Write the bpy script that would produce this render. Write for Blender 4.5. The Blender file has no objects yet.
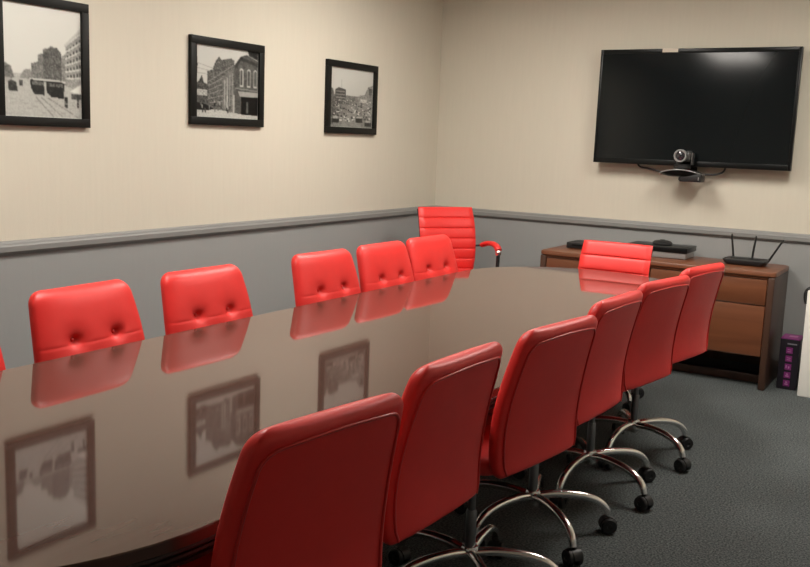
import bpy, bmesh, math, random
import numpy as np
from mathutils import Vector, Matrix
PI = math.pi
sc = bpy.context.scene
COL = sc.collection

# ------------------------------------------------------------------ camera, world, exposure
cam_d = bpy.data.cameras.new('camera')
cam_d.sensor_fit = 'HORIZONTAL'; cam_d.sensor_width = 36.0; cam_d.lens = 41.485
cam_d.clip_start = 0.05; cam_d.clip_end = 60
cam = bpy.data.objects.new('camera', cam_d); COL.objects.link(cam)
_r = Vector((0.8540222, 0.5189382, 0.0367316)); _u = Vector((-0.1105601, 0.1120501, 0.9875329)); _f = Vector((-0.5083527, 0.8474361, -0.1530671))
_m = Matrix((_r, _u, -_f)).transposed().to_4x4(); _m.translation = Vector((3.6320, -6.4711, 1.46))
cam.matrix_world = _m
sc.camera = cam
w = bpy.data.worlds.new('world'); sc.world = w; w.use_nodes = True
w.node_tree.nodes['Background'].inputs[0].default_value = (0.5, 0.5, 0.5, 1)
w.node_tree.nodes['Background'].inputs[1].default_value = 0.05
sc.view_settings.view_transform = 'Standard'; sc.view_settings.look = 'None'
sc.view_settings.gamma = 1.0; sc.view_settings.use_curve_mapping = False
sc.view_settings.exposure = 0.0
LAMP = 25.0                      # radiance of the ceiling lamps' diffusers
LAMP_COL = (1.0, 0.945, 0.86)
ROOM_W, ROOM_L, ROOM_H = 4.45, 7.5, 2.66

# ------------------------------------------------------------------ materials
MATS = {}
def nodes_of(name):
    m = bpy.data.materials.new(name); m.use_nodes = True
    nt = m.node_tree; b = nt.nodes['Principled BSDF']
    MATS[name] = m
    return m, nt, b
def plain(name, col, rough=0.5, metal=0.0, coat=0.0, spec=0.5, noise=0.0, nscale=40.0, bump=0.0, bscale=200.0, stretch=(1, 1, 1), coat_rough=0.05):
    m, nt, b = nodes_of(name)
    b.inputs['Base Color'].default_value = (*col, 1)
    b.inputs['Roughness'].default_value = rough; b.inputs['Metallic'].default_value = metal
    b.inputs['Coat Weight'].default_value = coat; b.inputs['Coat Roughness'].default_value = coat_rough
    b.inputs['Specular IOR Level'].default_value = spec
    tc = nt.nodes.new('ShaderNodeTexCoord'); mp = nt.nodes.new('ShaderNodeMapping'); mp.inputs['Scale'].default_value = stretch
    nt.links.new(tc.outputs['Object'], mp.inputs[0])
    n = nt.nodes.new('ShaderNodeTexNoise'); n.inputs['Scale'].default_value = nscale; n.inputs['Detail'].default_value = 4
    nt.links.new(mp.outputs[0], n.inputs['Vector'])
    mx = nt.nodes.new('ShaderNodeMix'); mx.data_type = 'RGBA'
    mx.inputs['A'].default_value = (*[c*(1-noise) for c in col], 1); mx.inputs['B'].default_value = (*[min(1, c*(1+noise)) for c in col], 1)
    nt.links.new(n.outputs['Fac'], mx.inputs['Factor']); nt.links.new(mx.outputs['Result'], b.inputs['Base Color'])
    if bump:
        n2 = nt.nodes.new('ShaderNodeTexNoise'); n2.inputs['Scale'].default_value = bscale; n2.inputs['Detail'].default_value = 3
        nt.links.new(mp.outputs[0], n2.inputs['Vector'])
        bp = nt.nodes.new('ShaderNodeBump'); bp.inputs['Strength'].default_value = bump; bp.inputs['Distance'].default_value = 0.002
        nt.links.new(n2.outputs['Fac'], bp.inputs['Height']); nt.links.new(bp.outputs[0], b.inputs['Normal'])
    return m
def wood(name, dark, light, rough, coat, scale, axis, spec=0.5, coat_rough=0.05):
    m, nt, b = nodes_of(name)
    tc = nt.nodes.new('ShaderNodeTexCoord'); mp = nt.nodes.new('ShaderNodeMapping')
    s = [scale]*3; s[axis] = scale*0.06; mp.inputs['Scale'].default_value = s
    nt.links.new(tc.outputs['Object'], mp.inputs[0])
    n = nt.nodes.new('ShaderNodeTexNoise'); n.inputs['Scale'].default_value = 1.0; n.inputs['Detail'].default_value = 8; n.inputs['Distortion'].default_value = 0.8
    nt.links.new(mp.outputs[0], n.inputs['Vector'])
    cr = nt.nodes.new('ShaderNodeValToRGB'); cr.color_ramp.elements[0].position = 0.3; cr.color_ramp.elements[1].position = 0.72
    cr.color_ramp.elements[0].color = (*dark, 1); cr.color_ramp.elements[1].color = (*light, 1)
    nt.links.new(n.outputs['Fac'], cr.inputs[0]); nt.links.new(cr.outputs[0], b.inputs['Base Color'])
    b.inputs['Roughness'].default_value = rough; b.inputs['Coat Weight'].default_value = coat; b.inputs['Coat Roughness'].default_value = coat_rough
    b.inputs['Specular IOR Level'].default_value = spec
    return m
def emit(name, col, strength):
    m, nt, b = nodes_of(name)
    b.inputs['Base Color'].default_value = (0.8, 0.8, 0.8, 1)
    b.inputs['Emission Color'].default_value = (*col, 1); b.inputs['Emission Strength'].default_value = strength
    return m

plain('wall_upper', (0.655, 0.612, 0.515), 0.75, noise=0.035, nscale=6, bump=0.35, bscale=60, stretch=(9, 9, 0.6), spec=0.25)
plain('wall_lower', (0.318, 0.325, 0.322), 0.6, noise=0.03, nscale=8, bump=0.25, bscale=60, stretch=(9, 9, 0.6), spec=0.3)
plain('rail_paint', (0.235, 0.236, 0.230), 0.45, noise=0.02)
plain('baseboard', (0.05, 0.05, 0.052), 0.5)
plain('ceiling', (0.72, 0.70, 0.66), 0.9, noise=0.03, bump=0.4, bscale=300)
plain('lamp_frame', (0.8, 0.8, 0.78), 0.4)
emit('lamp_diffuser', LAMP_COL, LAMP)
plain('red_leather', (0.76, 0.032, 0.028), 0.43, noise=0.05, nscale=25, bump=0.10, bscale=350, spec=0.45)
plain('red_piping', (0.60, 0.030, 0.028), 0.35)
plain('chrome', (0.84, 0.83, 0.81), 0.2, metal=1.0)
plain('grey_steel', (0.20, 0.205, 0.21), 0.35, metal=0.9)
plain('black_plastic', (0.014, 0.014, 0.015), 0.45, noise=0.1)
plain('black_gloss', (0.006, 0.007, 0.007), 0.3, spec=0.2)
plain('screen', (0.006, 0.008, 0.009), 0.10, spec=0.28)
plain('silver_plastic', (0.34, 0.34, 0.335), 0.35, metal=0.4)
plain('camera_grey', (0.085, 0.085, 0.085), 0.35, metal=0.3)
plain('frame_black', (0.007, 0.007, 0.006), 0.5, noise=0.2, nscale=80, spec=0.2)
plain('white_board', (0.88, 0.86, 0.80), 0.5)
plain('pale_beige', (0.62, 0.55, 0.45), 0.6)
plain('box_black', (0.014, 0.011, 0.017), 0.4)
plain('box_purple', (0.22, 0.025, 0.17), 0.4, noise=0.2, nscale=60)
plain('box_lilac', (0.50, 0.20, 0.40), 0.45)
plain('box_grey', (0.22, 0.2, 0.23), 0.45)
plain('glass_lens', (0.02, 0.02, 0.025), 0.05, coat=1.0)
wood('table_wood', (0.074, 0.038, 0.029), (0.088, 0.047, 0.037), 0.6, 1.0, 22.0, 1, spec=0.0, coat_rough=0.045)
wood('table_edge', (0.014, 0.008, 0.007), (0.022, 0.013, 0.010), 0.55, 0.0, 22.0, 1)
wood('credenza_wood', (0.135, 0.042, 0.016), (0.205, 0.070, 0.028), 0.4, 0.25, 14.0, 0, coat_rough=0.15)
wood('credenza_dark', (0.055, 0.024, 0.014), (0.085, 0.038, 0.022), 0.42, 0.2, 14.0, 2, coat_rough=0.15)
def carpet():
    m, nt, b = nodes_of('carpet')
    tc = nt.nodes.new('ShaderNodeTexCoord')
    n = nt.nodes.new('ShaderNodeTexNoise'); n.inputs['Scale'].default_value = 125; n.inputs['Detail'].default_value = 6; n.inputs['Roughness'].default_value = 0.75
    n3 = nt.nodes.new('ShaderNodeTexNoise'); n3.inputs['Scale'].default_value = 3; n3.inputs['Detail'].default_value = 3
    for q in (n, n3): nt.links.new(tc.outputs['Object'], q.inputs['Vector'])
    cr = nt.nodes.new('ShaderNodeValToRGB')
    cr.color_ramp.elements[0].position = 0.40; cr.color_ramp.elements[0].color = (0.029, 0.034, 0.035, 1)
    cr.color_ramp.elements[1].position = 0.62; cr.color_ramp.elements[1].color = (0.185, 0.203, 0.205, 1)
    nt.links.new(n.outputs['Fac'], cr.inputs[0])
    mx = nt.nodes.new('ShaderNodeMix'); mx.data_type = 'RGBA'; mx.blend_type = 'MULTIPLY'; mx.inputs['Factor'].default_value = 0.25
    nt.links.new(cr.outputs[0], mx.inputs['A']); nt.links.new(n3.outputs['Fac'], mx.inputs['B'])
    nt.links.new(mx.outputs['Result'], b.inputs['Base Color'])
    b.inputs['Roughness'].default_value = 0.95; b.inputs['Specular IOR Level'].default_value = 0.1
    bp = nt.nodes.new('ShaderNodeBump'); bp.inputs['Strength'].default_value = 0.3; bp.inputs['Distance'].default_value = 0.002
    nt.links.new(n.outputs['Fac'], bp.inputs['Height']); nt.links.new(bp.outputs[0], b.inputs['Normal'])
carpet()
def print_mat():
    m, nt, b = nodes_of('photo_print')
    a = nt.nodes.new('ShaderNodeAttribute'); a.attribute_name = 'print'
    nt.links.new(a.outputs['Color'], b.inputs['Base Color']); b.inputs['Roughness'].default_value = 0.35
print_mat()

# ------------------------------------------------------------------ mesh helpers
def obj(name, bm, mat, parent=None, smooth=35):
    bmesh.ops.recalc_face_normals(bm, faces=bm.faces)
    me = bpy.data.meshes.new(name); bm.to_mesh(me); bm.free()
    for mm in (mat if isinstance(mat, (list, tuple)) else [mat]): me.materials.append(MATS[mm])
    if smooth:
        me.polygons.foreach_set('use_smooth', [True]*len(me.polygons))
        try: me.set_sharp_from_angle(angle=math.radians(smooth))
        except Exception: pass
    o = bpy.data.objects.new(name, me); COL.objects.link(o)
    if parent is not None: o.parent = parent
    return o
def tag(o, label, cat, group=None):
    o['label'] = label; o['category'] = cat
    if group: o['group'] = group
    return o
def thing(name, label, cat, loc=(0, 0, 0), rotz=0.0, group=None):
    o = bpy.data.objects.new(name, None); o.empty_display_size = 0.1; COL.objects.link(o)
    o.location = loc; o.rotation_euler = (0, 0, rotz)
    return tag(o, label, cat, group)
def struct(name, bm, mat, parent=None, smooth=0):
    o = obj(name, bm, mat, parent, smooth)
    o['kind'] = 'structure'
    return o
def copy_tree(o, parent=None):
    c = o.copy(); COL.objects.link(c)
    if parent is not None: c.parent = parent
    for ch in list(o.children): copy_tree(ch, c)
    return c
def add_box(bm, lo, hi, bevel=0.0, seg=2, mi=0):
    r = bmesh.ops.create_cube(bm, size=1.0)
    vs = r['verts']
    for v in vs:
        v.co = Vector([lo[i] + (v.co[i]+0.5)*(hi[i]-lo[i]) for i in range(3)])
    fs = {f for v in vs for f in v.link_faces}
    for f in fs: f.material_index = mi
    if bevel > 0:
        es = list({e for v in vs for e in v.link_edges})
        bmesh.ops.bevel(bm, geom=es, offset=bevel, segments=seg, affect='EDGES', profile=0.5)
    return vs
def box(lo, hi, bevel=0.0, seg=2):
    bm = bmesh.new(); add_box(bm, lo, hi, bevel, seg); return bm
def add_loft(bm, rings, cap0=True, cap1=True, closed=True, mi=0):
    vr = [[bm.verts.new(p) for p in r] for r in rings]
    n = len(vr[0])
    for a, b in zip(vr[:-1], vr[1:]):
        for i in range(n if closed else n-1):
            j = (i+1) % n
            f = bm.faces.new((a[i], a[j], b[j], b[i])); f.material_index = mi
    if cap0: bm.faces.new(list(reversed(vr[0])))
    if cap1: bm.faces.new(vr[-1])
    return vr
def add_lathe(bm, prof, center=(0, 0, 0), axis='Z', n=24):
    rings = []
    for r, h in prof:
        ring = []
        for k in range(n):
            a = 2*PI*k/n; c, s = r*math.cos(a), r*math.sin(a)
            p = {'Z': (c, s, h), 'Y': (c, h, s), 'X': (h, c, s)}[axis]
            ring.append(Vector(p)+Vector(center))
        rings.append(ring)
    add_loft(bm, rings)
def add_tube(bm, pts, rad, n=10, flat=None, closed=False):
    """sweep along pts; rad scalar or list; flat: (side scale, up scale)"""
    pts = [Vector(p) for p in pts]; m = len(pts)
    rads = rad if isinstance(rad, (list, tuple)) else [rad]*m
    rings = []; prev = None
    for i in range(m):
        if closed: t = pts[(i+1) % m]-pts[i-1]
        else: t = pts[min(i+1, m-1)]-pts[max(i-1, 0)]
        t.normalize()
        if prev is None:
            ref = Vector((0, 0, 1)) if abs(t.z) < 0.9 else Vector((1, 0, 0))
            side = t.cross(ref).normalized()
        else:
            side = (prev - t*prev.dot(t)).normalized()
        prev = side; up = side.cross(t)
        fs, fu = flat or (1, 1)
        rings.append([pts[i] + side*(rads[i]*fs*math.cos(2*PI*k/n)) + up*(rads[i]*fu*math.sin(2*PI*k/n)) for k in range(n)])
    if closed:
        rings.append(rings[0]); add_loft(bm, rings, False, False)
        bmesh.ops.remove_doubles(bm, verts=bm.verts, dist=1e-6)
    else: add_loft(bm, rings)
def smooth_path(pts, sub=6):
    pts = [Vector(p) for p in pts]; out = []
    P = [pts[0]*2-pts[1]]+pts+[pts[-1]*2-pts[-2]]
    for i in range(1, len(P)-2):
        p0, p1, p2, p3 = P[i-1:i+3]
        for k in range(sub):
            t = k/sub
            out.append(0.5*((2*p1)+(p2-p0)*t+(2*p0-5*p1+4*p2-p3)*t*t+(3*p1-p0-3*p2+p3)*t**3))
    out.append(pts[-1]); return out
def interp(x, xs, ys):
    return float(np.interp(x, xs, ys))

# ------------------------------------------------------------------ the room
T = 0.12
RAIL0, RAIL1 = 0.884, 0.945
def wall(name, lo, hi):
    bm = bmesh.new()
    add_box(bm, (lo[0], lo[1], 0), (hi[0], hi[1], RAIL0+0.02), mi=1)
    add_box(bm, (lo[0], lo[1], RAIL0+0.02), (hi[0], hi[1], ROOM_H), mi=0)
    return struct(name, bm, ['wall_upper', 'wall_lower'])
struct('floor', box((-T, -ROOM_L-T, -0.1), (ROOM_W+T, T, 0)), 'carpet')
struct('ceiling', box((-T, -ROOM_L-T, ROOM_H), (ROOM_W+T, T, ROOM_H+0.1)), 'ceiling')
wall('wall_left', (-T, -ROOM_L), (0, 0))
wall('wall_back', (-T, 0), (ROOM_W+T, T))
wall('wall_right', (ROOM_W, -ROOM_L), (ROOM_W+T, 0))
wall('wall_front', (-T, -ROOM_L-T), (ROOM_W+T, -ROOM_L))
# chair rail: moulded profile (distance from wall, height)
RP = [(0.0, 0.882), (0.005, 0.883), (0.010, 0.887), (0.014, 0.893), (0.021, 0.897), (0.024, 0.901), (0.024, 0.924), (0.021, 0.929), (0.017, 0.932), (0.016, 0.938), (0.013, 0.943), (0.0, 0.948)]
def rail(name, a, b, nrm):
    bm = bmesh.new(); a, b, nrm = Vector(a), Vector(b), Vector(nrm)
    add_loft(bm, [[p + nrm*d + Vector((0, 0, h)) for d, h in RP] for p in (a, b)])
    return struct(name, bm, 'rail_paint', None, 30)
rail('trim_1', (0, -ROOM_L, 0), (0, -0.027, 0), (1, 0, 0))
rail('trim_2', (0, 0, 0), (ROOM_W, 0, 0), (0, -1, 0))
rail('trim_3', (ROOM_W, -ROOM_L+0.03, 0), (ROOM_W, -0.027, 0), (-1, 0, 0))
struct('baseboard_left', box((0, -ROOM_L, 0), (0.010, -0.010, 0.10), 0.002), 'baseboard')
struct('baseboard_back', box((0, -0.010, 0), (ROOM_W, 0, 0.10), 0.002), 'baseboard')
struct('baseboard_right', box((ROOM_W-0.010, -ROOM_L, 0), (ROOM_W, -0.010, 0.10), 0.002), 'baseboard')

# ceiling lamps: recessed panels with a lit diffuser
def ceiling_lamp(x, y, lx, ly, label):
    t = thing('ceiling_lamp', label, 'ceiling lamp', (x, y, ROOM_H), 0, 'panel lamps in the ceiling')
    bm = bmesh.new(); b = 0.03
    add_box(bm, (-lx/2, -ly/2, -0.012), (lx/2, -ly/2+b, 0), 0.002); add_box(bm, (-lx/2, ly/2-b, -0.012), (lx/2, ly/2, 0), 0.002)
    add_box(bm, (-lx/2, -ly/2+b, -0.012), (-lx/2+b, ly/2-b, 0), 0.002); add_box(bm, (lx/2-b, -ly/2+b, -0.012), (lx/2, ly/2-b, 0), 0.002)
    obj('lamp_frame', bm, 'lamp_frame', t)
    obj('diffuser', box((-lx/2+b, -ly/2+b, -0.006), (lx/2-b, ly/2-b, -0.001)), 'lamp_diffuser', t, 0)
    return t
ceiling_lamp(1.28, -1.9, 0.6, 1.2, 'lit ceiling panel over the far half of the table on the picture wall side')
ceiling_lamp(1.28, -4.3, 0.6, 1.2, 'lit ceiling panel over the near half of the table on the picture wall side')
ceiling_lamp(3.05, -1.9, 0.6, 1.2, 'lit ceiling panel over the aisle before the credenza')

# ------------------------------------------------------------------ conference table
TX0, TX1 = 1.235, 2.495
TXC = (TX0+TX1)/2; TR = (TX1-TX0)/2
TY_FAR, TY_NEAR = -2.575*0.72, -7.23*0.72
def track(inset, z, n=48):
    r = TR-inset; pts = []
    for k in range(n+1):
        a = PI*k/n; pts.append((r*math.cos(a), TY_FAR+r*math.sin(a)))
    for k in range(n+1):
        a = PI+PI*k/n; pts.append((r*math.cos(a), TY_NEAR+r*math.sin(a)))
    yc = (TY_FAR+TY_NEAR)/2
    return [Vector((x, y-yc, z)) for x, y in pts]
tbl = thing('conference_table', 'long dark brown glossy conference table with rounded ends and reeded edge', 'table', (TXC, (TY_FAR+TY_NEAR)/2, 0))
bm = bmesh.new(); add_loft(bm, [track(0.010, 0.715), track(0.004, 0.715), track(0.003, 0.737), track(0.005, 0.740)])
obj('tabletop', bm, 'table_wood', tbl, 30)
bm = bmesh.new()
prof = [(0.06, 0.672), (0.020, 0.672), (0.016, 0.676), (0.016, 0.682), (0.020, 0.684), (0.020, 0.686), (0.012, 0.689), (0.010, 0.693), (0.012, 0.697), (0.016, 0.699),
        (0.016, 0.701), (0.006, 0.704), (0.002, 0.709), (0.003, 0.714), (0.008, 0.7155), (0.06, 0.7155)]
add_loft(bm, [track(i, z) for i, z in prof], True, True)
obj('edge_moulding', bm, 'table_edge', tbl, 30)
for sy in (-1.35, 1.35):
    bm = bmesh.new()
    add_box(bm, (-0.125, sy-0.45, 0.0), (0.125, sy+0.45, 0.09), 0.012); add_box(bm, (-0.10, sy-0.40, 0.09), (0.10, sy+0.40, 0.672), 0.03, 3)
    obj('pedestal', bm, 'table_edge', tbl)

# ------------------------------------------------------------------ swivel chairs
def star_base(t, rot, parts_z=0.0):
    """five-arm chrome base with casters, hub and gas lift"""
    bm = bmesh.new(); add_lathe(bm, [(0.014, 0.105), (0.022, 0.108), (0.026, 0.118), (0.029, 0.130), (0.029, 0.160), (0.025, 0.168), (0.017, 0.171)], n=20)
    obj('hub', bm, 'chrome', t)
    leg_me = cas_me = None
    for k in range(5):
        a = math.radians(rot + 72*k)
        if leg_me is None:
            bm = bmesh.new()
            path = smooth_path([(0.018, 0, 0.146), (0.09, 0, 0.153), (0.18, 0, 0.148), (0.245, 0, 0.130), (0.284, 0, 0.099), (0.298, 0, 0.068)], 5)
            m = len(path)
            add_tube(bm, path, [0.0175-0.0025*i/(m-1) for i in range(m)], 12, (1.0, 0.9))
            o = obj('leg', bm, 'chrome', t, 60); leg_me = o.data
            bm = bmesh.new()
            CR = 0.298
            add_lathe(bm, [(0.007, 0.050), (0.007, 0.072)], (CR, 0, 0), n=10)
            ring = []          # half round hood over the twin wheels
            for xx in (-0.013, 0.013):
                ring.append([Vector((CR+0.034*math.cos(PI*j/10), xx, 0.030+0.034*math.sin(PI*j/10))) for j in range(11)])
            add_loft(bm, ring)
            for s in (-1, 1):
                add_lathe(bm, [(0.012, s*0.007), (0.028, s*0.008), (0.031, s*0.012), (0.031, s*0.024), (0.027, s*0.029), (0.011, s*0.0295), (0.009, s*0.026)], (CR, 0, 0.031), 'Y', 18)
            c = obj('caster', bm, 'black_plastic', t); cas_me = c.data
        else:
            o = bpy.data.objects.new('leg', leg_me); COL.objects.link(o); o.parent = t
            c = bpy.data.objects.new('caster', cas_me); COL.objects.link(c); c.parent = t
        o.rotation_euler.z = a; c.rotation_euler.z = a
def lift_column(t, top):
    bm = bmesh.new(); add_lathe(bm, [(0.014, 0.165), (0.0175, 0.167), (0.0175, 0.285), (0.015, 0.290), (0.010, 0.290)], n=20)
    obj('lift_sleeve', bm, 'grey_steel', t)
    bm = bmesh.new(); add_lathe(bm, [(0.010, 0.270), (0.0125, 0.272), (0.0125, top), (0.009, top)], n=16)
    obj('lift_rod', bm, 'grey_steel', t)

# --- tufted task chair: faces local +Y, origin on the floor under the hub
ZB, ZT = 0.506, 0.950
def back_c(z):   # centre line of the backrest
    return -0.292 + float(np.polyval(BC, z-0.7))
BC = np.polyfit(np.array([0.47, 0.52, 0.58, 0.65, 0.75, 0.85, 0.95])-0.7, [0.056, 0.065, 0.071, 0.070, 0.054, 0.029, 0.0], 3)
BW = np.polyfit(np.array([0.47, 0.53, 0.62, 0.74, 0.86, 0.95])-0.7, [0.218, 0.226, 0.232, 0.230, 0.217, 0.203], 3)
def back_hw(z):
    h = float(np.polyval(BW, z-0.7))
    if z > ZT-0.045:
        s = (z-(ZT-0.045))/0.045; h -= 0.040*(1-math.sqrt(max(0, 1-s*s)))
    if z < ZB+0.04:
        s = ((ZB+0.04)-z)/0.04; h -= 0.030*(1-math.sqrt(max(0, 1-s*s)))
    return h
def back_ht(z):
    h = 0.036
    if z > ZT-0.03:
        s = (z-(ZT-0.03))/0.03; h *= math.sqrt(max(0.02, 1-s*s))
    if z < ZB+0.02:
        s = ((ZB+0.02)-z)/0.02; h *= math.sqrt(max(0.1, 1-s*s))
    return h
SEAMS = (0.772, 0.655)
BTN = [(-0.088, 0.783), (0.088, 0.783)]
def back_pt(x, z, side):
    hw, ht = back_hw(z), back_ht(z)
    u = min(1.0, abs(x)/hw)
    e = (1-u**3.2)**(1/3.2) if u < 1 else 0.0
    y = side*ht*e
    cz = 0.06*x*x
    if side > 0:
        y += 0.007*(1-u*u)*min(1, (ZT-z)/0.05)*min(1, (z-ZB)/0.05)
        for bx, bz in BTN:
            r2 = ((x-bx)/0.024)**2+((z-bz)/0.020)**2
            y -= 0.020*math.exp(-r2*1.6)+0.009*math.exp(-r2*0.22)
        for s in SEAMS: y -= 0.0016*math.exp(-((z-s)/0.003)**2)
    else:
        y += 0.006*(1-u**6)          # flat, slightly sunk rear panel
        if min(1, 1) and u < 0.97:
            pass
    return Vector((x, back_c(z)+y+cz, z))
def task_back():
    zs = [ZB+0.02*(1-math.cos(PI/2*i/5)) for i in range(5)]
    zs += list(np.arange(ZB+0.02, 0.645, 0.02)) + list(np.arange(0.645, 0.667, 0.0025)) + list(np.arange(0.675, 0.742, 0.02))
    zs += list(np.arange(0.742, 0.83, 0.004)) + list(np.arange(0.835, ZT-0.045, 0.015))
    zs += [ZT-0.045+0.045*math.sin(PI/2*i/9) for i in range(10)]
    us = [math.sin(PI/2*k/24) for k in range(-24, 25)]
    ux = sorted(set([round(-1+2*k/44, 5) for k in range(45)]+[round(s*v, 5) for s in (-1, 1) for v in (0.975, 0.99, 0.997)]))
    rings = []
    for z in zs:
        hw = back_hw(z)
        ring = [back_pt(u*hw, z, 1) for u in ux]+[back_pt(u*hw, z, -1) for u in reversed(ux[1:-1])]
        for p, u in list(zip(ring, ux)):     # side part of the seams
            pass
        rings.append(ring)
    bm = bmesh.new(); add_loft(bm, rings)
    return bm
def rear_pipe():
    zt = ZT-0.033; pts = []
    inn = 0.023
    for z in np.linspace(ZB+0.012, zt-0.05, 14): pts.append((-(back_hw(z)-inn), z))
    hwc = back_hw(zt-0.05)-inn
    for k in range(1, 7):
        a = PI-PI/2*k/7; pts.append((-hwc+0.045+0.045*math.cos(a), zt-0.05+0.045*math.sin(a)))
    for k in range(9):
        t = k/8; pts.append(((-hwc+0.05)*(1-2*t), zt-0.004+0.006*math.sin(PI*t)))
    full = pts[:20]+pts[20:]+[(-x, z) for x, z in reversed(pts[:20])]
    P = []
    for x, z in full:
        p = back_pt(x, z, -1); P.append(p+Vector((0, -0.0015, 0)))
    bm = bmesh.new(); add_tube(bm, P, 0.0036, 8); return bm
def seat_mesh(z0, z1, hx, y0, y1, crown=0.012, n=4.5):
    """upholstered cushion with rounded plan and rolled front"""
    yc, hy = (y0+y1)/2, (y1-y0)/2
    rings = []; N = 56
    lv = [(0.90, 0.0), (0.965, 0.10), (0.993, 0.28), (1.0, 0.50), (0.993, 0.72), (0.965, 0.90), (0.90, 1.0), (0.7, 1.06), (0.4, 1.12), (0.12, 1.14)]
    for s, h in lv:
        ring = []
        for k in range(N):
            a = 2*PI*k/N; c, d = math.cos(a), math.sin(a)
            x = hx*s*math.copysign(abs(c)**(2/n), c); y = yc+hy*s*math.copysign(abs(d)**(2/n), d)
            z = z0+(z1-z0)*h
            fr = max(0, (y-yc)/hy)
            z -= 0.022*max(0, fr-0.45)**2/0.3
            ring.append(Vector((x, y, z)))
        rings.append(ring)
    bm = bmesh.new(); add_loft(bm, rings); return bm
def make_task_chair(label, group, base_rot):
    t = thing('task_chair', label, 'chair', (0, 0, 0), 0, group)
    obj('seat', seat_mesh(0.490, 0.548, 0.222, -0.205, 0.225), 'red_leather', t, 60)
    b = obj('backrest', task_back(), 'red_leather', t, 60)
    obj('piping', rear_pipe(), 'red_piping', b, 60)
    for bx, bz in BTN:
        p = back_pt(bx, bz, 1)
        bm = bmesh.new(); add_lathe(bm, [(0.001, 0.006), (0.005, 0.005), (0.008, 0.002), (0.008, -0.003)], (p.x, p.y+0.001, p.z), 'Y', 14)
        obj('button', bm, 'red_leather', b, 60)
    bm = bmesh.new(); add_box(bm, (-0.10, -0.13, 0.465), (0.10, 0.10, 0.493), 0.006); add_box(bm, (-0.055, -0.08, 0.435), (0.055, 0.07, 0.467), 0.008)
    obj('tilt_plate', bm, 'black_plastic', t)
    bm = bmesh.new(); add_tube(bm, [(0.05, 0.02, 0.452), (0.17, 0.02, 0.448), (0.190, 0.02, 0.442)], 0.005, 8)
    lv = obj('lever', bm, 'chrome', t)
    bm = bmesh.new(); add_box(bm, (0.185, 0.004, 0.433), (0.225, 0.036, 0.445), 0.004); obj('paddle', bm, 'black_plastic', lv)
    lift_column(t, 0.44)
    star_base(t, base_rot)
    return t
def retag_base(root, base_rot):
    i = j = 0
    for ch in root.children:
        if ch.name.startswith('leg'): ch.rotation_euler.z = math.radians(base_rot+72*i); i += 1
        elif ch.name.startswith('caster'): ch.rotation_euler.z = math.radians(base_rot+72*j); j += 1
proto = None
def place_task(top_x, top_y, side, ang, label, group, world_leg):
    """(top_x, top_y) middle of the backrest's top edge; side +1 = right of the table; ang = turn in degrees; world_leg = bearing of one base arm"""
    global proto
    a = math.radians(ang)
    fx, fy = (-math.cos(a), math.sin(a)) if side > 0 else (math.cos(a), -math.sin(a))
    rz = math.atan2(fy, fx)-PI/2
    if proto is None:
        proto = make_task_chair(label, group, 0); o = proto
    else:
        o = copy_tree(proto)
    o['label'] = label; o['group'] = group
    o.location = (top_x+0.292*fx, top_y+0.292*fy, 0); o.rotation_euler = (0, 0, rz)
    retag_base(o, world_leg-math.degrees(rz))
    return o
GR = 'tufted red chairs along the right side of the table'
GL = 'tufted red chairs along the picture wall side of the table'
RIGHT = [(2.648, -5.070, 8, -20, 'red tufted swivel chair on the aisle side, farthest from the television'),
         (2.616, -4.485, 1.5, -84, 'red tufted swivel chair on the aisle side, second farthest from the television'),
         (2.657, -3.935, 8, -46, 'red tufted swivel chair third along the aisle side of the table'),
         (2.628, -3.330, 3, -37, 'red tufted swivel chair fourth along the aisle side of the table'),
         (2.637, -2.785, 10, -21, 'red tufted swivel chair on the aisle side, last but one before the credenza'),
         (2.649, -2.215, 10, -23, 'red tufted swivel chair on the aisle side standing closest to the credenza drawers')]
for x, y, a, wl, lab in RIGHT: place_task(x, y, 1, a, lab, GR, wl)
LEFT = [(1.098, -4.945, 0, -90, 'red tufted swivel chair on the picture wall side, farthest from the television'),
        (1.098, -4.378, -2, -90, 'red tufted swivel chair on the picture wall side, second farthest from the television'),
        (1.098, -3.800, 1, -90, 'red tufted swivel chair on the picture wall side, alone with wide gaps around it'),
        (1.098, -3.015, 2, -90, 'red tufted swivel chair of three close together at the picture wall, farthest from the corner'),
        (1.096, -2.505, 1, -90, 'red tufted swivel chair middle of three close together at the picture wall'),
        (1.092, -2.020, 3, -90, 'red tufted swivel chair overlapping the ribbed armchair in the corner')]
for x, y, a, wl, lab in LEFT:
    o = place_task(x, y, -1, a, lab, GL, wl)
    for ch in o.children:            # these seats are set a little lower
        if ch.name.split('.')[0] in ('seat', 'backrest', 'tilt_plate', 'lever', 'lift_rod'): ch.location.z = -0.015

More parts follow.
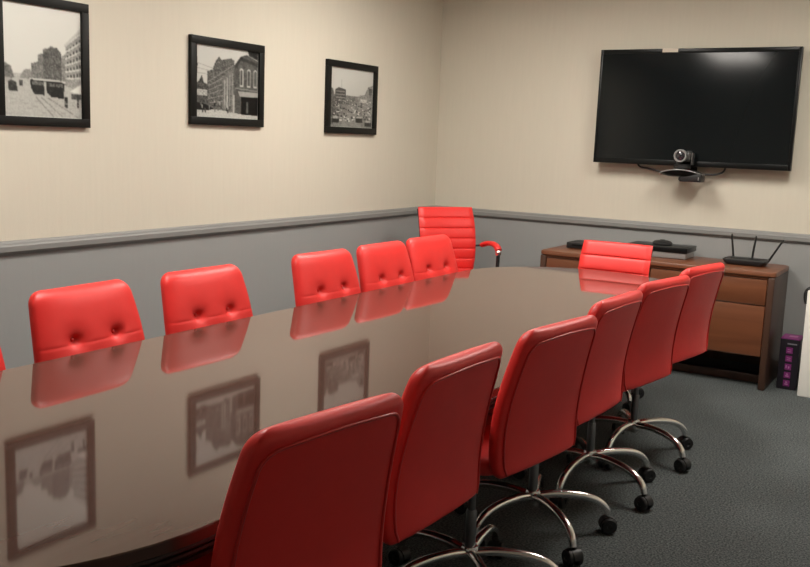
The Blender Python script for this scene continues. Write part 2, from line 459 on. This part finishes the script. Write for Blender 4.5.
# --- ribbed chairs with arms
def ribbed_chair(label, loc, facing, zt, arm_z, base_rot, group=None, nrib=7):
    """facing: bearing in degrees; zt: top of the backrest"""
    t = thing('ribbed_armchair', label, 'chair', loc, math.radians(facing)-PI/2, group)
    H = 0.50; zb = zt-H; seat_z = zb+0.015
    def c(z):
        s = (z-zb)/H; return -0.26+0.055*math.sin(PI*min(1, s*0.9))-0.075*s+0.02
    per = H/nrib
    def ring_at(z, shrink=1.0):
        s = (z-zb)/H
        hw = interp(s, [0, 0.3, 0.8, 1], [0.205, 0.215, 0.215, 0.210])
        ph = ((zt-z) % per)/per
        bul = abs(math.sin(PI*ph))**0.3
        ring = []
        N = 20
        for k in range(N+1):
            u = -1+2*k/N; e = (1-abs(u)**8)**(1/8) if abs(u) < 1 else 0
            ring.append(Vector((u*hw, c(z)+0.35*(u*hw)**2+(0.012+0.009*bul)*e*shrink, z)))
        for k in range(N-1, 0, -1):
            u = -1+2*k/N; e = (1-abs(u)**8)**(1/8)
            ring.append(Vector((u*hw, c(z)+0.35*(u*hw)**2-(0.010+0.006*bul)*e*shrink, z)))
        return ring
    zs = list(np.linspace(zb, zt, nrib*14+1))
    bm = bmesh.new(); add_loft(bm, [ring_at(z, 1.0) for z in zs])
    obj('backrest', bm, 'red_leather', t, 50)
    # seat, ribbed across
    rings = []
    for y in np.linspace(-0.21, 0.24, 7*10+1):
        ph = ((y+0.21) % (0.45/7))/(0.45/7); bul = abs(math.sin(PI*ph))**0.55
        dz = -0.05*max(0, (y-0.12)/0.12)**2
        ring = []
        for k in range(17):
            u = -1+2*k/16; e = (1-abs(u)**8)**(1/8) if abs(u) < 1 else 0
            ring.append(Vector((u*0.215, y, seat_z+dz+(0.018+0.012*bul)*e)))
        for k in range(15, 0, -1):
            u = -1+2*k/16; e = (1-abs(u)**8)**(1/8)
            ring.append(Vector((u*0.215, y, seat_z+dz-0.018*e)))
        rings.append(ring)
    bm = bmesh.new(); add_loft(bm, rings); obj('seat', bm, 'red_leather', t, 50)
    for s in (-1, 1):
        x = s*0.212
        pts = [(s*0.200, c(z)-0.012, z) for z in np.linspace(zt-0.015, zb+0.03, 8)]+[(x, -0.17, seat_z-0.012), (x, 0.0, seat_z-0.02), (x, 0.18, seat_z-0.024)]
        bm = bmesh.new(); add_tube(bm, smooth_path(pts, 3), 0.008, 8); obj('side_frame', bm, 'black_plastic', t, 60)
        # arm: red pad curving down at its front, chrome fitting, black upright to the seat
        xa = s*0.285
        yb = c(arm_z-0.01)
        pad = [(s*0.262, yb+0.03, arm_z-0.020), (s*0.275, yb+0.075, arm_z-0.004), (xa, yb+0.12, arm_z), (xa, yb+0.17, arm_z-0.003), (xa, yb+0.21, arm_z-0.016), (xa, yb+0.232, arm_z-0.036)]
        bm = bmesh.new(); add_tube(bm, smooth_path(pad, 5), 0.021, 10, (1.25, 0.85)); ap = obj('arm_pad', bm, 'red_leather', t, 60)
        bm = bmesh.new(); add_tube(bm, [(s*0.200, yb-0.010, arm_z-0.030), (s*0.262, yb+0.03, arm_z-0.022)], 0.008, 8); obj('arm_bracket', bm, 'black_plastic', t, 60)
        bm = bmesh.new(); add_lathe(bm, [(0.012, -0.022), (0.020, -0.016), (0.022, 0.0), (0.020, 0.014), (0.012, 0.018)], (xa, yb+0.228, arm_z-0.052), 'Z', 14); obj('arm_joint', bm, 'chrome', t, 60)
        post = [(xa, yb+0.228, arm_z-0.065), (xa, yb+0.226, arm_z-0.14), (xa, yb+0.222, seat_z+0.02), (s*0.262, yb+0.215, seat_z-0.018), (s*0.216, yb+0.20, seat_z-0.022)]
        bm = bmesh.new(); add_tube(bm, smooth_path(post, 4), 0.013, 10); obj('arm_post', bm, 'black_plastic', t, 60)
        bm = bmesh.new(); add_lathe(bm, [(0.006, -0.012), (0.012, -0.010), (0.012, 0.010), (0.006, 0.012)], (s*0.225, -0.15, seat_z-0.005), 'X', 12); obj('bolt', bm, 'chrome', t, 60)
    bm = bmesh.new(); add_box(bm, (-0.225, -0.10, seat_z-0.045), (0.225, -0.04, seat_z-0.017), 0.005); add_box(bm, (-0.225, 0.06, seat_z-0.045), (0.225, 0.12, seat_z-0.017), 0.005)
    add_box(bm, (-0.06, -0.09, seat_z-0.09), (0.06, 0.11, seat_z-0.04), 0.008)
    obj('tilt_plate', bm, 'black_plastic', t)
    lift_column(t, seat_z-0.06); star_base(t, base_rot)
    return t
GRIB = 'ribbed red armchairs'
# the middle of the backrest's top stands about 0.31 m behind the origin
def place_ribbed(tx, ty, facing, zt, arm_z, base_rot, label, nrib):
    a = math.radians(facing)
    return ribbed_chair(label, (tx+0.315*math.cos(a), ty+0.315*math.sin(a), 0), facing, zt, arm_z, base_rot, GRIB, nrib)
place_ribbed(0.442, -0.665, -36, 0.995, 0.755, 20, 'red ribbed armchair standing empty in the corner of the room', 7)
place_ribbed(1.868, -1.06, -90, 0.897, 0.655, 10, 'red ribbed armchair at the head of the table before the credenza', 6)

# ------------------------------------------------------------------ credenza
CX0, CX1, CD, CH = 1.128, 2.672, 0.496, 0.74
cr = thing('credenza', 'brown wooden credenza with file drawers standing against the grey wall', 'cabinet', ((CX0+CX1)/2, -CD/2-0.014, 0))
hx, hy = (CX1-CX0)/2, CD/2
# top with rounded front corners
bm = bmesh.new()
def cred_ring(inset, z):
    r = 0.035; pts = []
    X, Y = hx-inset, hy-inset
    for cx, cy, a0 in ((X-r, -Y+r, -PI/2), (X-r, Y-r, 0), (-X+r, Y-r, PI/2), (-X+r, -Y+r, PI)):
        for k in range(6):
            a = a0+PI/2*k/5; pts.append(Vector((cx+r*math.cos(a), cy+r*math.sin(a), z)))
    return pts
add_loft(bm, [cred_ring(0.006, CH-0.034), cred_ring(0.0, CH-0.028), cred_ring(0.0, CH-0.010), cred_ring(0.003, CH-0.003), cred_ring(0.010, CH)])
obj('top', bm, 'credenza_wood', cr, 30)
for s in (-1, 1):
    xo, xi = s*(hx-0.004), s*(hx-0.046)
    lo, hi = min(xo, xi), max(xo, xi)
    obj('side_panel', box((lo, -hy+0.006, 0.0), (hi, hy-0.002, CH-0.034), 0.010, 3), 'credenza_dark', cr)
obj('back_panel', box((-hx+0.046, hy-0.03, 0.06), (hx-0.046, hy-0.01, CH-0.034)), 'credenza_dark', cr, 0)
obj('carcass', box((-hx+0.046, -hy+0.035, 0.205), (hx-0.046, hy-0.03, 0.70)), 'credenza_dark', cr, 0)
obj('top_rail', box((-hx+0.046, -hy+0.014, 0.692), (hx-0.046, -hy+0.036, CH-0.034), 0.002), 'credenza_wood', cr, 0)
obj('foot_rail', box((-hx+0.046, -hy+0.20, 0.0), (hx-0.046, -hy+0.22, 0.05), 0.002), 'credenza_dark', cr, 0)
ncol = 2; wcol = (2*hx-0.092)/ncol
for k in range(ncol):
    x0 = -hx+0.046+k*wcol
    for z0, z1 in ((0.210, 0.524), (0.531, 0.688)):
        d = obj('drawer', box((x0+0.003, -hy+0.014, z0), (x0+wcol-0.003, -hy+0.034, z1), 0.003), 'credenza_wood', cr)
        obj('drawer_pull', box((x0+0.06, -hy+0.0135, z0-0.0025), (x0+wcol-0.06, -hy+0.030, z0+0.004), 0.001), 'credenza_dark', d)

# ------------------------------------------------------------------ electronics on the credenza
def slab(bm, lo, hi, b=0.004): add_box(bm, lo, hi, b, 2)
p = thing('disc_player', 'slim black disc player on the credenza end near the corner', 'media player', (1.435, -0.15, CH))
bm = bmesh.new(); slab(bm, (-0.21, -0.115, 0.004), (0.20, 0.10, 0.044)); obj('case', bm, 'black_plastic', p)
bm = bmesh.new(); slab(bm, (-0.17, -0.118, 0.020), (0.02, -0.114, 0.034), 0.001); obj('disc_tray', bm, 'black_gloss', p)
for sx in (-0.18, 0.17):
    for sy in (-0.09, 0.08):
        bm = bmesh.new(); add_lathe(bm, [(0.010, 0.0), (0.012, 0.002), (0.012, 0.006)], (sx, sy, 0), n=12); obj('foot', bm, 'black_plastic', p)
p = thing('conference_codec', 'black and silver video conference unit on the middle of the credenza', 'media player', (1.875, -0.20, CH))
bm = bmesh.new(); slab(bm, (-0.185, -0.105, 0.003), (0.195, 0.115, 0.042)); obj('base_unit', bm, 'silver_plastic', p)
bm = bmesh.new(); slab(bm, (-0.205, -0.115, 0.042), (0.205, 0.13, 0.078), 0.005); c = obj('case', bm, 'black_gloss', p)
bm = bmesh.new()
for sx in (-0.15, 0.16):
    slab(bm, (sx-0.015, -0.09, 0.0), (sx+0.015, 0.10, 0.0045), 0.001)
obj('foot', bm, 'black_plastic', p)
pk = thing('microphone_pod', 'small round black pod lying on the video conference unit', 'microphone', (1.880, -0.19, CH+0.078))
bm = bmesh.new(); add_lathe(bm, [(0.060, 0.0), (0.066, 0.003), (0.066, 0.012), (0.055, 0.024), (0.030, 0.030), (0.004, 0.031)], n=28); obj('body', bm, 'black_plastic', pk)
bm = bmesh.new(); add_lathe(bm, [(0.018, 0.028), (0.018, 0.033), (0.014, 0.035), (0.002, 0.035)], n=18); obj('mute_button', bm, 'black_gloss', pk)
# router
ro = thing('wireless_router', 'black wireless router with three antennas on the end of the credenza', 'router', (2.435, -0.215, CH))
bm = bmesh.new()
def rr(hx_, hy_, z, r=0.02):
    pts = []
    for cx, cy, a0 in ((hx_-r, -hy_+r, -PI/2), (hx_-r, hy_-r, 0), (-hx_+r, hy_-r, PI/2), (-hx_+r, -hy_+r, PI)):
        for k in range(5):
            a = a0+PI/2*k/4; pts.append(Vector((cx+r*math.cos(a), cy+r*math.sin(a), z)))
    return pts
add_loft(bm, [rr(0.108, 0.068, 0.0), rr(0.116, 0.074, 0.004), rr(0.135, 0.083, 0.030), rr(0.133, 0.081, 0.036), rr(0.118, 0.07, 0.040)])
obj('case', bm, 'black_plastic', ro, 40)
bm = bmesh.new(); slab(bm, (-0.09, -0.05, 0.0395), (0.09, 0.05, 0.0425), 0.001); obj('vent_panel', bm, 'black_gloss', ro)
for (x0, y0, x1, z1) in ((-0.095, 0.075, -0.118, 0.185), (0.020, 0.075, 0.035, 0.183), (0.122, 0.060, 0.205, 0.172)):
    bm = bmesh.new(); b0 = Vector((x0, y0, 0.022)); b1 = Vector((x1, y0, z1)); d = b1-b0
    add_tube(bm, [b0, b0+d*0.12, b0+d*0.16, b0+d*0.9, b1], [0.009, 0.009, 0.0085, 0.0078, 0.0055], 10, (1.2, 0.8)); obj('antenna', bm, 'black_plastic', ro, 50)

# ------------------------------------------------------------------ television with conference camera below
tx0, tx1, tz0, tz1 = 1.326, 2.632, 1.346, 2.118
tvw, tvh = tx1-tx0, tz1-tz0
tv = thing('television', 'large black flat television hung on the beige wall', 'television', ((tx0+tx1)/2, -0.042, tz0))
tv.rotation_euler = (math.radians(-1.08), 0, 0)      # hangs tipped very slightly upwards
bm = bmesh.new(); add_box(bm, (-tvw/2, -0.070, 0), (tvw/2, -0.030, tvh), 0.002, 2); obj('housing', bm, 'black_gloss', tv)
bm = bmesh.new(); add_box(bm, (-0.36, -0.032, 0.12), (0.36, 0.004, tvh-0.12), 0.01); obj('rear_cover', bm, 'black_plastic', tv)
bm = bmesh.new(); add_box(bm, (-0.25, 0.002, 0.25), (0.25, 0.0295, 0.50), 0.002); obj('wall_bracket', bm, 'grey_steel', tv)
bm = bmesh.new(); add_box(bm, (-tvw/2+0.018, -0.0715, 0.036), (tvw/2-0.018, -0.069, tvh-0.030)); obj('screen', bm, 'screen', tv, 0)
bm = bmesh.new(); bw = 0.018
add_box(bm, (-tvw/2, -0.073, 0), (-tvw/2+bw, -0.068, tvh), 0.002); add_box(bm, (tvw/2-bw, -0.073, 0), (tvw/2, -0.068, tvh), 0.002)
add_box(bm, (-tvw/2+bw, -0.073, tvh-0.030), (tvw/2-bw, -0.068, tvh), 0.002); add_box(bm, (-tvw/2+bw, -0.073, 0), (tvw/2-bw, -0.068, 0.036), 0.002)
obj('bezel', bm, 'black_gloss', tv, 30)
bm = bmesh.new(); add_box(bm, (-0.225, -0.0745, tvh-0.024), (-0.120, -0.0725, tvh+0.001), 0.001); obj('bezel_patch', bm, 'pale_beige', tv, 0)  # pale beige patch across the top bezel
# conference camera on a bracket under the television
cx, cy, cz = 1.965, -0.165, 1.30
cb = thing('camera_bracket', 'curved black and silver bracket under the television carrying a conference camera', 'bracket', (cx, cy, cz))
def lens_ring(s, z0, z1):
    return None
bm = bmesh.new(); rings = []
N = 28
for z, k in ((-0.022, 0.45), (-0.018, 0.62), (-0.010, 0.82), (0.016, 0.97), (0.024, 1.0), (0.029, 0.98), (0.031, 0.92)):
    rings.append([Vector((0.145*k*math.cos(2*PI*i/N), 0.085*k*math.sin(2*PI*i/N), z-(1.44 if z > 0 else 0.3)*(0.145*k*math.cos(2*PI*i/N))**2)) for i in range(N)])
add_loft(bm, rings); obj('shelf', bm, 'black_gloss', cb, 40)
bm = bmesh.new()
add_tube(bm, [Vector((0.147*math.cos(PI+PI*i/20), 0.087*math.sin(PI+PI*i/20), 0.026-1.44*(0.147*math.cos(PI+PI*i/20))**2)) for i in range(21)], 0.0045, 8); obj('shelf_rim', bm, 'silver_plastic', cb, 60)
bm = bmesh.new(); add_box(bm, (0.0, -0.055, -0.052), (0.140, 0.055, 0.002), 0.006); obj('receiver_box', bm, 'black_plastic', cb)
bm = bmesh.new(); add_box(bm, (0.122, -0.0565, -0.040), (0.128, -0.0545, -0.018), 0.0005); obj('indicator', bm, 'silver_plastic', cb, 0)
bm = bmesh.new(); add_box(bm, (-0.05, 0.06, -0.02), (0.05, 0.157, 0.012), 0.004); add_box(bm, (-0.06, 0.150, -0.05), (0.06, 0.1645, 0.045), 0.002); obj('wall_arm', bm, 'black_plastic', cb)
pc = thing('conference_camera', 'silver and black conference camera with round lens mounted before the television', 'camera', (cx, cy, cz+0.031))
bm = bmesh.new(); add_lathe(bm, [(0.052, 0.0), (0.056, 0.004), (0.056, 0.020), (0.048, 0.030), (0.030, 0.032)], n=28); obj('base', bm, 'black_plastic', pc)
for s in (-1, 1):
    bm = bmesh.new(); add_box(bm, (0.018+s*0.046-0.006, -0.026, 0.026), (0.018+s*0.046+0.006, 0.026, 0.105), 0.005, 3); obj('yoke_arm', bm, 'camera_grey', pc)
hd = None
bm = bmesh.new(); add_box(bm, (-0.022, -0.045, 0.048), (0.058, 0.045, 0.118), 0.018, 4); hd = obj('head', bm, 'camera_grey', pc)
bm = bmesh.new(); add_lathe(bm, [(0.036, -0.040), (0.042, -0.050), (0.043, -0.075), (0.040, -0.082), (0.033, -0.082), (0.031, -0.074), (0.028, -0.070)], (0.000, 0, 0.085), 'Y', 30); obj('lens_barrel', bm, 'silver_plastic', hd)
bm = bmesh.new(); add_lathe(bm, [(0.030, -0.068), (0.030, -0.0745), (0.022, -0.078), (0.010, -0.080), (0.001, -0.0805)], (0.000, 0, 0.085), 'Y', 26); obj('lens', bm, 'glass_lens', hd)
for s, pts, lab in ((-1, [(-0.130, 0.072, -0.002), (-0.20, 0.085, 0.010), (-0.27, 0.105, 0.022), (-0.33, 0.125, 0.034), (-0.36, 0.132, 0.09)], 'thin black cable looping out from the camera bracket towards the corner'),
                    (1, [(0.130, 0.072, -0.002), (0.17, 0.085, -0.002), (0.215, 0.105, 0.006), (0.245, 0.125, 0.030), (0.25, 0.132, 0.09)], 'thin black cable looping up behind the television beside the camera lens')):
    bm = bmesh.new(); add_tube(bm, smooth_path(pts, 6), 0.007, 8)
    o = obj('cable', bm, 'black_plastic', None, 60); o.location = (cx, cy, cz); tag(o, lab, 'cable', 'cables of the conference camera')

# ------------------------------------------------------------------ things on the floor by the credenza
bx = thing('product_box', 'black and purple carton standing on the floor beside the credenza', 'box', (2.765, -0.30, 0))
obj('carton', box((-0.052, -0.062, 0), (0.062, 0.10, 0.318), 0.001), 'box_black', bx, 0)
obj('lid', box((-0.0525, -0.0625, 0.318), (0.0625, 0.1005, 0.324), 0.001), 'box_purple', bx, 0)
obj('lid_logo', box((-0.015, 0.0, 0.324), (0.035, 0.05, 0.3246)), 'box_lilac', bx, 0)
obj('lettering_strip', box((-0.010, -0.0632, 0.286), (0.045, -0.062, 0.294)), 'box_grey', bx, 0)
for k in range(5):
    z = 0.040+0.052*k
    sq = obj('icon_square', box((-0.014, -0.0632, z-0.019), (0.024, -0.062, z+0.019)), 'box_purple', bx, 0)
    bm = bmesh.new()
    if k in (0, 1): add_box(bm, (-0.005, -0.0638, z-0.010), (0.014, -0.0630, z-0.002)); add_box(bm, (-0.002, -0.0638, z+0.002), (0.010, -0.0630, z+0.010))
    elif k == 2: add_box(bm, (-0.008, -0.0638, z-0.008), (-0.002, -0.0630, z+0.010)); add_box(bm, (0.006, -0.0638, z-0.010), (0.014, -0.0630, z+0.004))
    else: add_box(bm, (-0.006, -0.0638, z-0.009), (0.016, -0.0630, z-0.005)); add_box(bm, (-0.006, -0.0638, z+0.003), (0.016, -0.0630, z+0.007))
    obj('icon', bm, 'box_lilac', sq, 0)
wb = thing('presentation_board', 'white board with black corner grip standing upright beside the purple carton', 'board', (3.155, -0.47, 0))
obj('panel', box((-0.30, -0.022, 0), (0.30, 0.022, 0.655), 0.006, 3), 'white_board', wb)
bm = bmesh.new()
pts = smooth_path([(-0.303, 0, 0.570), (-0.312, 0, 0.605), (-0.310, 0, 0.640), (-0.294, 0, 0.664), (-0.265, 0, 0.668)], 5)
add_tube(bm, pts, 0.012, 10, (2.0, 0.8)); obj('corner_grip', bm, 'black_plastic', wb, 60)
obj('stand_foot', box((0.05, -0.10, 0), (0.09, 0.10, 0.02), 0.004), 'black_plastic', wb)

# ------------------------------------------------------------------ framed street photographs
rng = np.random.default_rng(4)
PN = 120
def canvas(v): return np.full((PN, PN), v, float)     # [row from top, column]
YY, XX = np.mgrid[0:PN, 0:PN]/(PN-1.0)
def poly(img, pts, v, noise=0.0):
    m = np.zeros_like(img, bool); n = len(pts)
    for i in range(n):
        x0, y0 = pts[i]; x1, y1 = pts[(i+1) % n]
        if y0 == y1: continue
        c = ((y0 > YY) != (y1 > YY)) & (XX < (x1-x0)*(YY-y0)/(y1-y0)+x0)
        m ^= c
    img[m] = v + (rng.normal(0, noise, m.sum()) if noise else 0)
def rect(img, x0, y0, x1, y1, v, noise=0.0): poly(img, [(x0, y0), (x1, y0), (x1, y1), (x0, y1)], v, noise)
def line(img, x0, y0, x1, y1, v, wd=0.008):
    dx, dy = x1-x0, y1-y0; L = math.hypot(dx, dy)
    t = np.clip(((XX-x0)*dx+(YY-y0)*dy)/(L*L), 0, 1)
    img[np.hypot(XX-x0-t*dx, YY-y0-t*dy) < wd] = v
def blur(img):
    p = np.pad(img, 1, mode='edge')
    return (p[:-2, 1:-1]+p[2:, 1:-1]+p[1:-1, :-2]+p[1:-1, 2:]+2*p[1:-1, 1:-1])/6
def street_with_trams():
    im = canvas(0.80)-0.05*YY
    rect(im, 0, 0.62, 1, 1, 0.66, 0.03)
    poly(im, [(0, 0.52), (0.10, 0.56), (0.14, 0.66), (0, 0.68)], 0.42, 0.05)
    poly(im, [(0.22, 0.62), (0.27, 0.58), (0.34, 0.57), (0.34, 0.66), (0.2, 0.66)], 0.52, 0.04)
    poly(im, [(0.34, 0.66), (0.35, 0.52), (0.43, 0.50), (0.43, 0.44), (0.50, 0.42), (0.50, 0.68)], 0.45, 0.07)
    poly(im, [(0.50, 0.68), (0.50, 0.38), (0.57, 0.37), (0.60, 0.35), (0.68, 0.36), (0.73, 0.40), (0.76, 0.68)], 0.36, 0.08)
    poly(im, [(0.73, 0.68), (0.74, 0.43), (0.80, 0.40), (0.80, 0.70)], 0.5, 0.08)
    poly(im, [(0.79, 0.70), (0.79, 0.31), (1.0, 0.16), (1.0, 0.74)], 0.55, 0.05)
    for k in range(6):
        f = k/6
        line(im, 0.79, 0.33+0.36*f, 1.0, 0.20+0.50*f, 0.76, 0.007)
        for j in range(5):
            x = 0.81+0.042*j; y = (0.345+0.36*f)-(0.13-0.14*f)*(j/5)
            if k < 5: rect(im, x, y+0.012, x+0.02, y+0.045, 0.22)
    poly(im, [(0.78, 0.32), (1.0, 0.15), (1.0, 0.18), (0.78, 0.345)], 0.70)
    rect(im, 0.0, 0.66, 0.10, 0.70, 0.6)
    poly(im, [(0.33, 0.67), (0.36, 0.655), (0.50, 0.665), (0.51, 0.80), (0.38, 0.79), (0.34, 0.74)], 0.16, 0.05)
    poly(im, [(0.53, 0.67), (0.56, 0.66), (0.77, 0.67), (0.76, 0.82), (0.60, 0.81), (0.54, 0.77)], 0.14, 0.05)
    rect(im, 0.36, 0.68, 0.49, 0.71, 0.42, 0.1); rect(im, 0.57, 0.685, 0.75, 0.715, 0.38, 0.1); line(im, 0.33, 0.655, 0.78, 0.665, 0.75, 0.008)
    poly(im, [(0.06, 0.70), (0.10, 0.68), (0.16, 0.70), (0.18, 0.78), (0.07, 0.78)], 0.22, 0.06); rect(im, 0.2, 0.68, 0.24, 0.73, 0.3, 0.05)
    poly(im, [(0.84, 0.75), (1.0, 0.67), (1.0, 0.77)], 0.80); rect(im, 0.86, 0.77, 1.0, 0.82, 0.3, 0.08)
    rect(im, 0.94, 0.77, 0.965, 0.90, 0.2); rect(im, 0.77, 0.80, 0.81, 0.90, 0.2)
    for x0, x1 in ((0.40, 0.62), (0.47, 0.74), (0.55, 0.95)): line(im, x0, 0.82, x1, 0.99, 0.5, 0.006)
    for k in range(60):
        x, y = rng.random(), 0.84+0.15*rng.random(); line(im, x, y, x+0.06, y+0.005, 0.58+0.1*rng.random(), 0.004)
    return im
def corner_building():
    im = canvas(0.72)-0.03*YY
    rect(im, 0, 0.86, 1, 1, 0.66, 0.04)
    poly(im, [(0.0, 0.0), (0.02, 0.12), (0.035, 0.28), (0.02, 0.45), (0, 0.47)], 0.10, 0.05)
    for k in range(3): line(im, 0.0, 0.25+0.07*k, 0.35, 0.33+0.04*k, 0.55, 0.004)
    poly(im, [(0.0, 0.55), (0.06, 0.50), (0.10, 0.42), (0.13, 0.52), (0.2, 0.55), (0.2, 0.86), (0, 0.86)], 0.30, 0.08)
    rect(im, 0.02, 0.62, 0.18, 0.70, 0.62, 0.08)
    poly(im, [(0.18, 0.88), (0.18, 0.36), (0.26, 0.33), (0.31, 0.20), (0.36, 0.14), (0.40, 0.18), (0.55, 0.14), (0.60, 0.17), (0.60, 0.90)], 0.36, 0.09)
    for k in range(6): line(im, 0.20, 0.50+0.06*k, 0.58, 0.24+0.10*k, 0.52, 0.006)
    poly(im, [(0.42, 0.88), (0.42, 0.42), (0.62, 0.22), (0.62, 0.92)], 0.42, 0.06)
    for k in range(5): line(im, 0.45+0.04*k, 0.46-0.035*k, 0.45+0.04*k, 0.86, 0.60, 0.006)
    poly(im, [(0.60, 0.92), (0.60, 0.24), (0.70, 0.10), (0.80, 0.06), (1.0, 0.14), (1.0, 0.95)], 0.34, 0.04)
    poly(im, [(0.60, 0.24), (0.70, 0.10), (1.0, 0.17), (1.0, 0.22), (0.71, 0.15), (0.61, 0.30)], 0.24)
    poly(im, [(0.82, 0.0), (1.0, 0.0), (1.0, 0.13), (0.84, 0.07)], 0.18, 0.08)
    for x in (0.72, 0.84, 0.95):
        rect(im, x-0.030, 0.30, x+0.030, 0.53, 0.66); im[np.hypot((XX-x), (YY-0.30)*0.9) < 0.032] = 0.66
        rect(im, x-0.018, 0.31, x+0.018, 0.51, 0.34); im[np.hypot((XX-x), (YY-0.31)*0.9) < 0.018] = 0.34
    line(im, 0.62, 0.56, 1.0, 0.58, 0.50, 0.008)
    poly(im, [(0.66, 0.60), (1.0, 0.60), (1.0, 0.67), (0.70, 0.68)], 0.58)
    rect(im, 0.72, 0.68, 1.0, 0.94, 0.07, 0.03); rect(im, 0.80, 0.74, 0.84, 0.92, 0.35)
    rect(im, 0.48, 0.68, 0.50, 0.92, 0.7); rect(im, 0.58, 0.66, 0.61, 0.93, 0.62)
    poly(im, [(0.0, 0.80), (0.16, 0.82), (0.28, 0.88), (0.20, 0.90), (0, 0.90)], 0.10, 0.06)
    for k in range(26):
        x = 0.08+0.5*rng.random(); y = 0.74+0.15*rng.random(); rect(im, x, y, x+0.018, y+0.05, 0.12+0.5*rng.random())
    return im
def crowded_street():
    im = canvas(0.72)-0.05*YY
    rect(im, 0, 0.46, 1, 1, 0.46, 0.06)
    poly(im, [(0, 0.98), (0.0, 0.34), (0.07, 0.36), (0.12, 0.50), (0.2, 0.62), (0.2, 0.9)], 0.36, 0.08)
    poly(im, [(0.12, 0.62), (0.12, 0.37), (0.20, 0.33), (0.36, 0.36), (0.36, 0.60)], 0.28, 0.08)
    for k in range(4): rect(im, 0.14, 0.39+0.05*k, 0.34, 0.405+0.05*k, 0.52)
    line(im, 0.26, 0.33, 0.26, 0.20, 0.55, 0.006)
    poly(im, [(0.36, 0.62), (0.40, 0.45), (0.50, 0.47), (0.58, 0.46), (0.60, 0.62)], 0.42, 0.07)
    poly(im, [(0.62, 0.64), (0.66, 0.44), (0.80, 0.42), (0.88, 0.28), (1.0, 0.24), (1.0, 0.8), (0.7, 0.74)], 0.50, 0.09)
    rect(im, 0.90, 0.30, 0.97, 0.42, 0.30, 0.06); rect(im, 0.70, 0.50, 0.85, 0.56, 0.68, 0.08)
    poly(im, [(0.25, 1), (0.42, 0.62), (0.55, 0.62), (0.75, 1)], 0.50, 0.04)
    for k in range(150):
        y = 0.52+0.36*rng.random(); s = 0.012+0.035*(y-0.5); x = 0.05+0.9*rng.random()
        rect(im, x, y, x+s*1.6, y+s, rng.choice([0.14, 0.2, 0.3, 0.62, 0.75]))
    for x, y in ((0.06, 0.86), (0.60, 0.84), (0.82, 0.90)):
        rect(im, x, y, x+0.16, y+0.07, 0.16, 0.05); rect(im, x+0.02, y-0.04, x+0.13, y, 0.60, 0.05)
    return im
def framed_picture(label, y0, y1, z0, z1, fw, img):
    W, H = y1-y0, z1-z0
    t = thing('framed_photograph', label, 'picture', (0.001, (y0+y1)/2, z0), 0, 'framed street photographs on the wall')
    bars = [((-W/2, W/2), (0, fw)), ((-W/2, W/2), (H-fw, H)), ((-W/2, -W/2+fw), (fw, H-fw)), ((W/2-fw, W/2), (fw, H-fw))]
    for (a, b), (c, d) in bars:
        obj('frame_bar', box((0, a, c), (0.024, b, d), 0.0012), 'frame_black', t)
    obj('backing', box((0, -W/2+fw, fw), (0.008, W/2-fw, H-fw)), 'frame_black', t, 0)
    blot = rng.normal(0, 1, (PN//4+1, PN//4+1)).repeat(4, 0).repeat(4, 1)[:PN, :PN]
    for _ in range(4): blot = blur(blot)
    img = np.clip((blur(img)-0.42)*1.2+0.42+0.10*blot*np.clip(0.72-img, 0, 0.5), 0.04, 0.9)
    me = bpy.data.meshes.new('print')
    w2, h2 = W/2-fw+0.001, H-2*fw
    # seen from the room the picture's left side is towards -Y
    vs = [(0.010, -w2+2*w2*c/(PN-1), fw+h2*(1-r/(PN-1))) for r in range(PN) for c in range(PN)]
    fs = [(r*PN+c, (r+1)*PN+c, (r+1)*PN+c+1, r*PN+c+1) for r in range(PN-1) for c in range(PN-1)]
    me.from_pydata(vs, [], fs); me.materials.append(MATS['photo_print'])
    at = me.color_attributes.new('print', 'FLOAT_COLOR', 'POINT')
    g = (img.reshape(-1))**2.2
    cols = np.stack([g*0.90, g*0.905, g*0.84, np.ones_like(g)], 1).astype(np.float32)
    at.data.foreach_set('color', cols.reshape(-1))
    o = bpy.data.objects.new('print', me); COL.objects.link(o); o.parent = t
    return t
framed_picture('large black framed old photograph of trams on a street', -3.904, -3.409, 1.456, 2.023, 0.040, street_with_trams())
framed_picture('black framed old photograph of a corner building with arched windows', -2.738, -2.139, 1.496, 1.964, 0.042, corner_building())
framed_picture('black framed old photograph of a crowded street of cars', -1.511, -0.921, 1.480, 1.948, 0.042, crowded_street())
